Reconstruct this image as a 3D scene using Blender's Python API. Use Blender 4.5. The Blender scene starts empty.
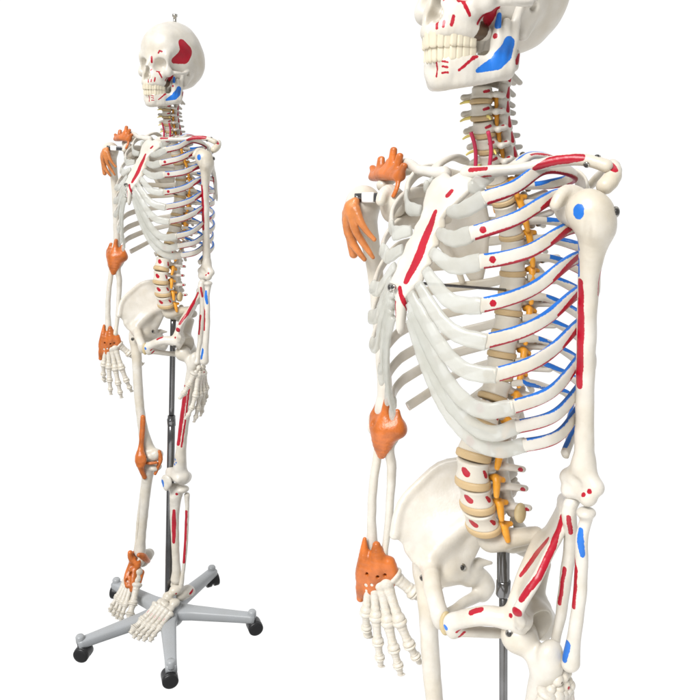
import bpy, math, numpy as np
from mathutils import Matrix, Vector
rng = np.random.default_rng(4)
C = bpy.context.scene.collection
F4 = np.float32
# body coordinates: x = the skeleton's left, f = forward, z = up (metres)

# ------------------------------------------------------------------ distance-field helpers
def A(*t): return np.array(t, F4)
def cap(P, a, b, ra, rb=None):
    rb = ra if rb is None else rb
    a = A(*a); b = A(*b); ba = b - a
    h = np.clip(((P - a) @ ba) / max(float(ba @ ba), 1e-12), 0, 1)
    return np.linalg.norm(P - a - h[:, None] * ba, axis=1) - (ra + (rb - ra) * h)
def ell(P, c, r):
    q = (P - A(*c)) / A(*r)
    k0 = np.linalg.norm(q, axis=1); k1 = np.linalg.norm(q / A(*r), axis=1)
    return k0 * (k0 - 1) / np.maximum(k1, 1e-6)
def smin(a, b, k):
    h = np.maximum(k - np.abs(a - b), 0) / k
    return np.minimum(a, b) - h * h * k * .25
def su(k, *d):
    r = d[0]
    for e in d[1:]: r = smin(r, e, k)
    return r
def ss(d, e, k): return -smin(-d, e, k)          # d minus e
def smax(a, b, k): return -smin(-a, -b, k)
def chain(P, pts, k=.004):
    if len(pts) > 2: pts = spline(pts, 3 * (len(pts) - 1) + 1)
    d = None
    for a, b in zip(pts[:-1], pts[1:]):
        e = cap(P, a[:3], b[:3], a[3], b[3]); d = e if d is None else smin(d, e, .0003)
    return d
def mir(fn): return lambda P: fn(P * A(-1, 1, 1))
def absx(P): Q = P.copy(); Q[:, 0] = np.abs(Q[:, 0]); return Q
def poly2(u, v, poly):
    p = np.array(poly, F4); n = len(p)
    d = np.full(u.shape, 1e9, F4); s = np.ones(u.shape, F4)
    for i in range(n):
        a = p[i]; b = p[i - 1]; e = b - a
        wu = u - a[0]; wv = v - a[1]
        t = np.clip((wu * e[0] + wv * e[1]) / (e @ e), 0, 1)
        d = np.minimum(d, (wu - e[0] * t) ** 2 + (wv - e[1] * t) ** 2)
        c1 = v >= a[1]; c2 = v < b[1]; c3 = e[0] * wv > e[1] * wu
        s = np.where((c1 & c2 & c3) | (~c1 & ~c2 & ~c3), -s, s)
    return s * np.sqrt(d)
def quadfit(pts):
    p = np.array(pts); u, v, w = p.T
    M = np.stack([np.ones_like(u), u, v, u * u, u * v, v * v], 1)
    c = np.linalg.lstsq(M, w, rcond=None)[0].astype(F4)
    return lambda u, v: c[0] + c[1] * u + c[2] * v + c[3] * u * u + c[4] * u * v + c[5] * v * v

def tps(pts):
    p = np.array(pts, float); u, v, w = p.T; n = len(p)
    ph = lambda r2: .5 * r2 * np.log(np.maximum(r2, 1e-12))
    K = np.zeros((n + 3, n + 3)); K[:n, :n] = ph((u[:, None] - u) ** 2 + (v[:, None] - v) ** 2) + np.eye(n) * 1e-5
    K[:n, n] = K[n, :n] = 1; K[:n, n + 1] = K[n + 1, :n] = u; K[:n, n + 2] = K[n + 2, :n] = v
    c = np.linalg.solve(K, np.r_[w, 0, 0, 0])
    def g(a, b):
        r = (c[n] + c[n + 1] * a + c[n + 2] * b).astype(F4)
        for i in range(n): r += F4(c[i]) * ph((a - F4(u[i])) ** 2 + (b - F4(v[i])) ** 2).astype(F4)
        return r
    return g
def nets(fn, lo, hi, h):
    """surface nets over a regular grid -> (verts, quads) in body coordinates"""
    lo = A(*lo); hi = A(*hi)
    n = np.ceil((hi - lo) / h).astype(int) + 1
    ax = [lo[i] + h * np.arange(n[i], dtype=F4) for i in range(3)]
    vals = np.empty(n, F4)
    st = max(1, 120000 // int(n[1] * n[2]))
    Y, Z = np.meshgrid(ax[1], ax[2], indexing='ij')
    for i in range(0, n[0], st):
        xs = ax[0][i:i + st]
        P = np.empty((len(xs),) + Y.shape + (3,), F4)
        P[..., 0] = xs[:, None, None]; P[..., 1] = Y; P[..., 2] = Z
        vals[i:i + st] = fn(P.reshape(-1, 3)).reshape(len(xs), *Y.shape)
    ins = vals < 0
    ins[0] = ins[-1] = False; ins[:, 0] = ins[:, -1] = False; ins[:, :, 0] = ins[:, :, -1] = False
    c = [(i, j, k) for i in (0, 1) for j in (0, 1) for k in (0, 1)]
    cnt = sum(ins[i:n[0] - 1 + i, j:n[1] - 1 + j, k:n[2] - 1 + k].astype(np.int8) for i, j, k in c)
    act = (cnt > 0) & (cnt < 8)
    idx = -np.ones(act.shape, int); ij = np.argwhere(act); idx[act] = np.arange(len(ij))
    acc = np.zeros((len(ij), 3), F4); num = np.zeros(len(ij), F4)
    V = {q: vals[ij[:, 0] + q[0], ij[:, 1] + q[1], ij[:, 2] + q[2]] for q in c}
    for q in c:
        for a in range(3):
            if q[a] == 0:
                r = list(q); r[a] = 1; r = tuple(r)
                m = (V[q] < 0) != (V[r] < 0)
                t = V[q] / np.where(m, V[q] - V[r], 1)
                p = np.tile(A(*q), (len(ij), 1)); p[:, a] = t
                acc += np.where(m[:, None], p, 0); num += m
    vv = lo + h * (ij + acc / np.maximum(num, 1)[:, None])
    faces = []
    for a in range(3):
        b, d = (a + 1) % 3, (a + 2) % 3
        s0 = [slice(1, -1)] * 3; s1 = [slice(1, -1)] * 3
        s0[a] = slice(0, n[a] - 1); s1[a] = slice(1, n[a])
        m = ins[tuple(s0)] != ins[tuple(s1)]
        e = np.argwhere(m)
        if not len(e): continue
        off = np.ones(3, int); off[a] = 0; e = e + off
        eb = np.zeros(3, int); eb[b] = 1; ed = np.zeros(3, int); ed[d] = 1
        g = lambda w: idx[w[:, 0], w[:, 1], w[:, 2]]
        q = np.stack([g(e - eb - ed), g(e - ed), g(e), g(e - eb)], 1)
        fl = ins[e[:, 0], e[:, 1], e[:, 2]]
        q[~fl] = q[~fl][:, ::-1]
        faces.append(q)
    fc = np.concatenate(faces); fc = fc[(fc >= 0).all(1)]
    for _ in range(2):                                   # pull the vertices onto the true surface
        d0 = fn(vv); e = .0003
        gr = np.stack([(fn(vv + e * np.eye(3, dtype=F4)[i]) - d0) / e for i in range(3)], 1)
        stp = d0[:, None] * gr / np.maximum((gr ** 2).sum(1), .2)[:, None]
        vv = vv - np.clip(stp, -h * .5, h * .5)
    if h < .01:
        w = vv @ np.array([[.62, -.5, .31], [.55, .71, -.4], [.56, .49, .86]], F4)
        vv = vv + .0005 * np.sin(w[:, [1, 2, 0]] * 130 + 1.3) * np.sin(w[:, [2, 0, 1]] * 96) * min(1, h / .0015)
    return vv, fc

def spline(pts, n):
    p = np.array(pts, float); m = len(p)
    t = np.r_[0, np.cumsum(np.linalg.norm(np.diff(p[:, :3], axis=0), axis=1) ** .7)]
    # natural cubic through the points
    hh = np.diff(t); K = np.zeros((m, m)); rh = np.zeros((m, p.shape[1])); K[0, 0] = K[-1, -1] = 1
    for i in range(1, m - 1):
        K[i, i - 1], K[i, i], K[i, i + 1] = hh[i - 1], 2 * (hh[i - 1] + hh[i]), hh[i]
        rh[i] = 6 * ((p[i + 1] - p[i]) / hh[i] - (p[i] - p[i - 1]) / hh[i - 1])
    M = np.linalg.solve(K, rh)
    u = np.linspace(0, t[-1], n); k = np.clip(np.searchsorted(t, u) - 1, 0, m - 2)
    d = (u - t[k])[:, None]; e = (t[k + 1] - u)[:, None]; g = hh[k][:, None]
    return (M[k] * e ** 3 + M[k + 1] * d ** 3) / (6 * g) + (p[k] / g - M[k] * g / 6) * e + (p[k + 1] / g - M[k + 1] * g / 6) * d
def sweep(path, ha, hb, normal, m=16, power=2.4):
    """path (n,3); ha half-height along the binormal, hb half-thickness along the normal (arrays)"""
    n = len(path); T = np.gradient(path, axis=0); T /= np.linalg.norm(T, axis=1)[:, None]
    N = normal - (normal * T).sum(1)[:, None] * T; N /= np.linalg.norm(N, axis=1)[:, None]
    Bn = np.cross(T, N)
    th = np.linspace(0, 2 * math.pi, m, endpoint=False)
    cs, sn = np.cos(th), np.sin(th)
    cu = np.sign(cs) * np.abs(cs) ** (2 / power); sv = np.sign(sn) * np.abs(sn) ** (2 / power)
    ha = np.broadcast_to(ha, (n,)); hb = np.broadcast_to(hb, (n,))
    V = path[:, None] + N[:, None] * (hb[:, None] * cu)[..., None] + Bn[:, None] * (ha[:, None] * sv)[..., None]
    V = V.reshape(-1, 3); Fc = []
    for i in range(n - 1):
        for j in range(m):
            k = (j + 1) % m
            Fc.append((i * m + j, i * m + k, (i + 1) * m + k, (i + 1) * m + j))
    Fc.append(tuple(range(m))[::-1]); Fc.append(tuple((n - 1) * m + j for j in range(m)))
    return V, Fc, (cu, sv)
def tube(pts, r, n=24, m=10):
    p = spline(pts, n) if len(pts) > 2 else np.linspace(pts[0], pts[1], n)
    d = p[-1] - p[0]; a = np.array([1., 0, 0]) if abs(d[0]) < abs(d[2]) + abs(d[1]) else np.array([0, 0, 1.])
    V, Fc, _ = sweep(p, r, r, np.tile(a, (n, 1)), m, 2.0); return V, Fc
def lathe(prof, seg=24):
    n = len(prof); V = []; Fc = []
    for r, z in prof:
        for j in range(seg):
            t = 2 * math.pi * j / seg; V.append((r * math.cos(t), r * math.sin(t), z))
    for i in range(n - 1):
        for j in range(seg):
            k = (j + 1) % seg; Fc.append((i * seg + j, i * seg + k, (i + 1) * seg + k, (i + 1) * seg + j))
    Fc.append(tuple(range(seg))[::-1]); Fc.append(tuple((n - 1) * seg + j for j in range(seg)))
    return np.array(V), Fc
def flipf(Fc): return [tuple(f)[::-1] for f in Fc]

# ------------------------------------------------------------------ materials
def mat(name, col, rough=.5, metal=0., noise=.06, bump=.0, coat=0., nscale=60., paint=False, alpha=1., spec=.5):
    m = bpy.data.materials.new(name); m.use_nodes = True
    nt = m.node_tree; N = nt.nodes; L = nt.links
    b = N['Principled BSDF']; b.inputs['Roughness'].default_value = rough; b.inputs['Metallic'].default_value = metal
    b.inputs['Coat Weight'].default_value = coat; b.inputs['Coat Roughness'].default_value = .15
    b.inputs['Specular IOR Level'].default_value = spec
    tc = N.new('ShaderNodeTexCoord')
    nz = N.new('ShaderNodeTexNoise'); nz.inputs['Scale'].default_value = nscale; nz.inputs['Detail'].default_value = 5
    L.new(tc.outputs['Object'], nz.inputs['Vector'])
    rp = N.new('ShaderNodeValToRGB'); rp.color_ramp.elements[0].position = .3; rp.color_ramp.elements[1].position = .72
    c = np.array(col)
    dk = c * (1 - 2.2 * noise) * np.array([1, .985, .95])
    rp.color_ramp.elements[0].color = (*np.clip(dk, 0, 1), 1); rp.color_ramp.elements[1].color = (*np.clip(c * (1 + noise), 0, 1), 1)
    L.new(nz.outputs['Fac'], rp.inputs['Fac'])
    out = rp.outputs['Color']
    if paint:                                     # slow yellowing of the cast plastic
        n4 = N.new('ShaderNodeTexNoise'); n4.inputs['Scale'].default_value = 9; n4.inputs['Detail'].default_value = 6; n4.inputs['Roughness'].default_value = .65
        L.new(tc.outputs['Object'], n4.inputs['Vector'])
        r4 = N.new('ShaderNodeMapRange'); r4.inputs['From Min'].default_value = .45; r4.inputs['From Max'].default_value = .75; L.new(n4.outputs['Fac'], r4.inputs['Value'])
        m4 = N.new('ShaderNodeMix'); m4.data_type = 'RGBA'; m4.blend_type = 'MULTIPLY'; m4.inputs['B'].default_value = (.95, .89, .77, 1)
        L.new(r4.outputs[0], m4.inputs['Factor']); L.new(out, m4.inputs['A']); out = m4.outputs['Result']
    if paint:
        n2 = N.new('ShaderNodeTexNoise'); n2.inputs['Scale'].default_value = 420; n2.inputs['Detail'].default_value = 2
        L.new(tc.outputs['Object'], n2.inputs['Vector'])
        sb = N.new('ShaderNodeMath'); sb.operation = 'MULTIPLY_ADD'; sb.inputs[1].default_value = .0016; sb.inputs[2].default_value = -.0011
        L.new(n2.outputs['Fac'], sb.inputs[0])
        for an, pc in (('red', (.36, .004, .018)), ('blue', (.012, .135, .5)), ('dark', (.09, .055, .03)), ('pink', (.5, .05, .12))):
            at = N.new('ShaderNodeAttribute'); at.attribute_name = an
            ad = N.new('ShaderNodeMath'); ad.operation = 'ADD'; L.new(at.outputs['Fac'], ad.inputs[0]); L.new(sb.outputs[0], ad.inputs[1])
            mr = N.new('ShaderNodeMapRange'); mr.inputs['From Min'].default_value = .0006; mr.inputs['From Max'].default_value = .0011
            L.new(ad.outputs[0], mr.inputs['Value'])
            mx = N.new('ShaderNodeMix'); mx.data_type = 'RGBA'
            L.new(mr.outputs[0], mx.inputs['Factor']); L.new(out, mx.inputs['A'])
            v2 = N.new('ShaderNodeMix'); v2.data_type = 'RGBA'; v2.inputs['A'].default_value = (*[q * .6 for q in pc], 1)
            v2.inputs['B'].default_value = (*[min(1, q * 1.35) for q in pc], 1); L.new(nz.outputs['Fac'], v2.inputs['Factor'])
            L.new(v2.outputs['Result'], mx.inputs['B']); out = mx.outputs['Result']
    L.new(out, b.inputs['Base Color'])
    if bump:
        n3 = N.new('ShaderNodeTexNoise'); n3.inputs['Scale'].default_value = 260; n3.inputs['Detail'].default_value = 4
        L.new(tc.outputs['Object'], n3.inputs['Vector'])
        bp = N.new('ShaderNodeBump'); bp.inputs['Strength'].default_value = bump; bp.inputs['Distance'].default_value = .0012
        L.new(n3.outputs['Fac'], bp.inputs['Height']); L.new(bp.outputs[0], b.inputs['Normal'])
    if alpha < 1:
        tr = N.new('ShaderNodeBsdfTranslucent'); L.new(out, tr.inputs['Color'])
        tp = N.new('ShaderNodeBsdfTransparent'); tp.inputs['Color'].default_value = (.97, .97, .95, 1)
        m1 = N.new('ShaderNodeMixShader'); m1.inputs[0].default_value = .35
        L.new(b.outputs[0], m1.inputs[1]); L.new(tr.outputs[0], m1.inputs[2])
        m2 = N.new('ShaderNodeMixShader'); m2.inputs[0].default_value = 1 - alpha
        L.new(m1.outputs[0], m2.inputs[1]); L.new(tp.outputs[0], m2.inputs[2])
        L.new(m2.outputs[0], N['Material Output'].inputs['Surface'])
    return m
M = dict(
    bone=mat('bone_plastic', (.595, .565, .51), .34, noise=.05, spec=.45, bump=.2, nscale=35, paint=True),
    tooth=mat('tooth_enamel', (.62, .56, .43), .3, noise=.05, nscale=90),
    cart=mat('costal_cartilage', (.70, .705, .67), .22, noise=.03, alpha=.62),
    disc=mat('disc_rubber', (.50, .36, .19), .5, noise=.08, nscale=50),
    nerve=mat('nerve_orange', (.78, .34, .03), .4, noise=.08),
    yellow=mat('nerve_yellow', (.75, .62, .18), .4, noise=.06),
    artery=mat('artery_red', (.55, .03, .09), .4),
    lig=mat('ligament_orange', (.52, .135, .022), .33, noise=.16, bump=.5, nscale=45),
    lig_pale=mat('ligament_peach', (.54, .185, .05), .35, noise=.16, bump=.5, nscale=45),
    tan=mat('ligament_tan', (.50, .40, .22), .45),
    white_plastic=mat('white_plastic', (.8, .8, .78), .35),
    steel=mat('screw_steel', (.52, .50, .46), .28, metal=1.),
    dark=mat('dark_metal', (.03, .028, .026), .35),
    pole=mat('pole_steel', (.17, .17, .175), .18, metal=.95, noise=.1, nscale=20),
    grey=mat('base_grey_plastic', (.34, .355, .37), .34, noise=.02, nscale=15, bump=.08),
    black=mat('caster_black', (.012, .012, .013), .38),
    floor=mat('white_floor', (.97, .97, .97), .9, noise=.0, spec=0.),
)

# ------------------------------------------------------------------ meshes
def paintval(V, strokes):
    v = np.full(len(V), -.01)
    for pts, r in strokes:
        pts = [np.array(p, float) for p in pts]
        pts = [V[np.argmin(((V - p) ** 2).sum(1))] for p in pts]        # settle the stroke on the surface
        rs = r if isinstance(r, (list, tuple)) else [r] * len(pts)
        if len(pts) == 1: v = np.maximum(v, rs[0] - np.linalg.norm(V - pts[0], axis=1)); continue
        for a, b, ra, rb in zip(pts[:-1], pts[1:], rs[:-1], rs[1:]):
            n = max(2, int(np.linalg.norm(b - a) / .006) + 1)                # follow the curved surface
            q = [a + (b - a) * t for t in np.linspace(0, 1, n)]
            q = [V[np.argmin(((V - p) ** 2).sum(1))] * .7 + p * .3 for p in q]
            for i in range(n - 1):
                ba = q[i + 1] - q[i]; h = np.clip(((V - q[i]) @ ba) / max(ba @ ba, 1e-12), 0, 1)
                w = ra + (rb - ra) * (i + h) / (n - 1)
                v = np.maximum(v, w - np.linalg.norm(V - q[i] - h[:, None] * ba, axis=1))
    return np.clip(v + .0012, -.01, .02)
def mesh(name, V, Fc, m, paint=None, attrs=None, smooth=True):
    V = np.asarray(V, float)
    me = bpy.data.meshes.new(name)
    me.from_pydata((V * [1, -1, 1]).tolist(), [], [tuple(map(int, f)) for f in Fc])
    me.materials.append(m if not isinstance(m, str) else M[m])
    if smooth: me.polygons.foreach_set('use_smooth', [True] * len(me.polygons))
    for k, s in (paint or {}).items():
        at = me.attributes.new(k, 'FLOAT', 'POINT'); at.data.foreach_set('value', paintval(V, s).astype(F4))
    for k, s in (attrs or {}).items():
        at = me.attributes.new(k, 'FLOAT', 'POINT'); at.data.foreach_set('value', np.asarray(s, F4))
    me.update(); return me
def orient(V, Fc):       # sweeps: make the faces point outward after the y flip
    return V, [tuple(f)[::-1] for f in Fc]
REC = []                  # (name, mesh, pose group, parent record index or None, local Matrix, label)
def rec(name, me, group='body', parent=None, mtx=None, label=None, only=None):
    REC.append((name, me, group, parent, mtx or Matrix(), label, only)); return len(REC) - 1
def sdf(name, fn, lo, hi, h, m='bone', paint=None):
    V, Fc = nets(fn, lo, hi, h)
    return mesh(name, V, Fc[:, ::-1], m, paint)
def sdf2(name, fn, lo, hi, h, m='bone', paint=None):
    """left-side mesh (painted) and its unpainted mirror"""
    V, Fc = nets(fn, lo, hi, h)
    return mesh(name, V, Fc[:, ::-1], m, paint), mesh(name, V * A(-1, 1, 1), Fc, m)
def bb(pts, pad):
    p = np.array(pts, float)[:, :3]; return tuple(p.min(0) - pad), tuple(p.max(0) + pad)
def T(x, f, z): return Matrix.Translation((x, -f, z))
def bv(p): return Vector((p[0], -p[1], p[2]))
def frame(o, xa, fa, s=1.):
    """body frame: local x along xa, local f along fa, origin o -> mesh-space matrix"""
    X = bv(xa).normalized(); Fd = bv(fa); Fd = (Fd - X * Fd.dot(X)).normalized()
    Z = X.cross(-Fd).normalized()
    m = Matrix(((X[0], -Fd[0], Z[0]), (X[1], -Fd[1], Z[1]), (X[2], -Fd[2], Z[2]))).to_4x4()
    return Matrix.Translation(bv(o)) @ m @ Matrix.Scale(s, 4)
def align(a0, b0, a1, b1):
    a0, b0, a1, b1 = map(bv, (a0, b0, a1, b1))
    q = (b0 - a0).rotation_difference(b1 - a1).to_matrix().to_4x4()
    s = (b1 - a1).length / (b0 - a0).length
    return Matrix.Translation(a1) @ q @ Matrix.Scale(s, 4) @ Matrix.Translation(-a0)

# ---- screws
V, Fc = lathe([(.0001, -.004), (.0055, -.004), (.0058, -.001), (.0055, 0), (.0036, .0003), (.0034, .0015), (.0018, .0022), (.0001, .0024)], 18)
screw_me = mesh('screw', V, flipf(Fc), 'steel')
screw_me.materials.append(M['dark'])
for p in screw_me.polygons:
    if max(math.hypot(screw_me.vertices[i].co.x, screw_me.vertices[i].co.y) for i in p.vertices) < .0042: p.material_index = 1
def screw(o, n, s=1., group='body', parent=None):
    n = np.array(n, float); xa = np.cross(n, (.3, .1, 1.)); fa = np.cross(n, xa)
    X = bv(xa).normalized(); Z = bv(n).normalized(); Y = Z.cross(X)
    m = Matrix(((X[0], Y[0], Z[0]), (X[1], Y[1], Z[1]), (X[2], Y[2], Z[2]))).to_4x4()
    return rec('screw', screw_me, group, parent, Matrix.Translation(bv(o)) @ m @ Matrix.Scale(s, 4))

# ================================================================== SKULL
O = A(0, -.03, 1.612)
def hw(V):                                   # head proportions
    V = np.array(V, float); r = V - O
    r[..., 0] *= .94; r[..., 1] = -.005 + (r[..., 1] + .005) * .90
    r[..., 1] -= .006 * np.clip((r[..., 1] - .03) / .05, 0, 1)
    return r + O
def jw(V):                                   # the jaw: shorter ramus
    V = np.array(V, float); V[..., 1] += .009 * np.clip((.045 - (V[..., 1] - O[1])) / .045, 0, 1); return hw(V)
def wp(paint, f): return {k: [([f(np.array(p)) for p in pts], r) for pts, r in st] for k, st in paint.items()}
def skull(P):
    P = P - O; Q = absx(P)
    d = ell(Q, (0, -.017, .037), (.073, .094, .087))
    d = su(.03, d, ell(Q, (0, -.062, .02), (.056, .046, .046)), ell(Q, (0, .045, .05), (.056, .044, .05)))
    d = ss(d, ell(Q, (.083, .05, .016), (.024, .04, .036)), .02)
    face = su(.016, ell(Q, (0, .066, -.012), (.038, .036, .038)), ell(Q, (0, .078, -.03), (.026, .03, .018)),
              cap(Q, (0, .079, .028), (.043, .07, .03), .0095, .009))
    d = su(.014, d, face)
    d = su(.007, d, chain(Q, [(0, .103, -.037, .0075), (.012, .1, -.037, .0075), (.024, .083, -.037, .0075), (.03, .06, -.037, .008), (.032, .043, -.036, .008)]))
    d = su(.008, d, chain(Q, [(0, .088, .022, .007), (0, .099, .006, .006), (0, .108, -.003, .0035)]))
    d = su(.01, d, ell(Q, (.047, .066, -.008), (.013, .013, .013)))
    d = su(.005, d, chain(Q, [(.05, .06, -.009, .006), (.064, .042, -.009, .004), (.0675, .02, -.008, .0036), (.064, .0, -.004, .005)]))
    d = su(.012, d, chain(Q, [(.045, .072, -.004, .006), (.046, .07, .015, .005), (.045, .069, .03, .006)]))
    d = su(.012, d, ell(Q, (0, -.03, -.022), (.04, .055, .018)), cap(Q, (.053, -.012, -.008), (.049, -.008, -.033), .013, .007))
    d = su(.008, d, cap(Q, (.02, .035, -.03), (.021, .038, -.05), .007, .005))
    d = ss(d, ell(Q, (.031, .088, .009), (.0185, .03, .0165)), .006)
    d = ss(d, su(.006, ell(Q, (.006, .106, -.021), (.007, .02, .008)), ell(Q, (.0025, .106, -.008), (.005, .022, .012))), .004)
    d = ss(d, ell(Q, (.07, -.003, -.008), (.012, .005, .005)), .003)
    return d
red_s = [([(.065, -.009, 1.676), (.067, -.02, 1.66), (.067, -.012, 1.645), (.06, .018, 1.632)], [.013, .019, .018, .008]),
    ([(.03, .062, 1.649), (.03, .05, 1.654), (.035, .04, 1.651)], .0022), ([(.012, .07, 1.641), (.014, .066, 1.626)], .0026),
    ([(.028, .061, 1.607), (.03, .052, 1.607)], .0024), ([(.012, .066, 1.607), (.012, .066, 1.6)], .0022),
    ([(.05, .03, 1.604)], .003), ([(.05, .03, 1.585), (.045, .018, 1.592)], .0035),
    ([(.010, .077, 1.577), (.010, .077, 1.583)], .0016), ([(.015, .072, 1.577), (.015, .07, 1.582)], .0016), ([(.02, .064, 1.579), (.02, .062, 1.588)], .0019),
    ([(.03, .058, 1.606), (.032, .049, 1.59)], [.0025, .0018]), ([(.034, .035, 1.582), (.037, .023, 1.594)], [.0012, .0028]),
    ([(.036, .014, 1.607), (.03, .012, 1.59)], [.009, .007])]
V, Fc = nets(skull, O + A(-.083, -.122, -.062), O + A(.083, .122, .132), .0017)
sk = rec('skull', mesh('skull', hw(V), Fc[:, ::-1], 'bone', wp(dict(red=red_s, dark=[([(.032, .02, 1.578), (.036, .03, 1.566)], .006)]), hw)), 'head')
def mandible(P):
    P = P - O; Q = absx(P)
    d = chain(Q, [(0, .0855, -.0855, .0095), (.014, .082, -.086, .0092), (.027, .066, -.0835, .0088), (.037, .042, -.080, .0085), (.0465, .013, -.0735, .009)], .008)
    al = chain(Q, [(0, .097, -.0665, .0055), (.012, .0935, -.0665, .0058), (.024, .078, -.0665, .006), (.0305, .058, -.066, .0062), (.036, .036, -.0655, .0062)], .005)
    d = su(.016, d, al)
    d = su(.010, d, ell(Q, (0, .0905, -.0845), (.013, .008, .0085)), cap(Q, (.014, .088, -.076), (.026, .068, -.074), .0075))
    ram = su(.012, cap(Q, (.0415, .035, -.06), (.0465, .035, -.016), .0058, .0036), cap(Q, (.0475, .01, -.072), (.0535, .003, -.012), .0075, .0055),
             cap(Q, (.046, .024, -.07), (.049, .02, -.026), .006, .0048), cap(Q, (.045, .034, -.045), (.049, .008, -.045), .0052))
    d = su(.01, d, ram, ell(Q, (.053, .003, -.007), (.0095, .0055, .0055)))
    return d
ma_paint = dict(blue=[([(.05, -.007, 1.565), (.05, -.004, 1.555), (.05, .007, 1.545), (.05, .028, 1.535)], [.007, .009, .008, .0022]),
                      ([(.048, .010, 1.592), (.048, .013, 1.583)], [.003, .0045])],
    red=[([(.046, .02, 1.574)], .0031), ([(.033, .022, 1.552), (.036, .05, 1.533)], [.0026, .0013]),
         ([(.006, .066, 1.545), (.005, .063, 1.530)], .0012), ([(.013, .063, 1.5435), (.02, .056, 1.5435)], .0011),
         ([(.013, .062, 1.538), (.02, .055, 1.538)], .0011), ([(.013, .061, 1.5325), (.02, .054, 1.5325)], .0011)])
V, Fc = nets(mandible, O + A(-.068, -.012, -.102), O + A(.068, .108, .004), .0013)
mn = rec('mandible', mesh('mandible', jw(V), Fc[:, ::-1], 'bone', ma_paint), 'head')
# teeth: one canonical incisor and one molar, set along the two arches
def tooth_me(wide):
    def f(P):
        q = P / A(1, 1, 1)
        tap = 1 + .25 * (q[:, 2] / .0065)
        a = np.abs(q[:, 0]) / (.0044 * (1.0 if wide else .92)); b = np.abs(q[:, 1]) / (.0046 if wide else .0032)
        d = ((np.maximum(a, 1e-4) ** 3.2 + np.maximum(b, 1e-4) ** 3.2) ** (1 / 3.2) * tap ** -.0 - 1) * .0036
        d = smax(d, np.abs(q[:, 2]) - .0066, .003)
        if wide: d = ss(d, cap(P, (-.006, 0, -.0075), (.006, 0, -.0075), .002), .002)
        return d
    return sdf('tooth', f, (-.0065, -.0065, -.0085), (.0065, .0065, .0085), .0006, 'tooth')
tmo = tooth_me(True)
def arch(a, w, dep, f0):
    return np.array([w * math.sin(a), f0 + dep * math.cos(a)])
for up in (1, 0):
    w, dep, f0 = (.0305, .064, .0445) if up else (.0295, .062, .042)
    aa = np.linspace(-1.52, 1.52, 400); pp = np.array([arch(a, w, dep, f0) for a in aa])
    s = np.r_[0, np.cumsum(np.linalg.norm(np.diff(pp, axis=0), axis=1))]; mid = s[-1] / 2
    pos = 0
    for i, wd in enumerate([.0088, .0075, .0080, .0078, .0078, .0098, .0098] if up else [.0064, .0068, .0075, .0078, .0080, .0102, .0100]):
        for sd in (-1, 1):
            t = mid + sd * (pos + wd / 2); a = np.interp(t, s, aa)
            p = arch(a, w, dep, f0); q = arch(a + .02, w, dep, f0) - arch(a - .02, w, dep, f0); q /= np.linalg.norm(q)
            hh = (.0088 if i < 3 else .0082) * (1.0 if i != 2 else 1.04)
            z = (-.0452 + (0 if i < 3 else .0002)) if up else -.0588
            q3 = (q[0], q[1], float(rng.normal(0, .002)) * 0)
            m = frame(hw(O + A(p[0], p[1] - (.002 if i < 3 else 0), z)), q3, (-q[1], q[0], (-.12 if up else -.05) if i < 3 else 0)) @ Matrix.Diagonal((wd / .0082, .78 if i < 3 else 1.05, (hh / .0062) * (1 if up else -1), 1))
            rec('tooth', tmo, 'head', sk if up else mn, m)
        pos += wd
V, Fc = lathe([(.0001, 0), (.009, 0), (.009, .004), (.0045, .005), (.0045, .017), (.007, .0172), (.007, .024), (.0001, .025)], 16)
rec('hanging_screw', mesh('hanging_screw', V, flipf(Fc), 'steel'), 'head', sk, T(0, -.05, 1.731))

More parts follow.
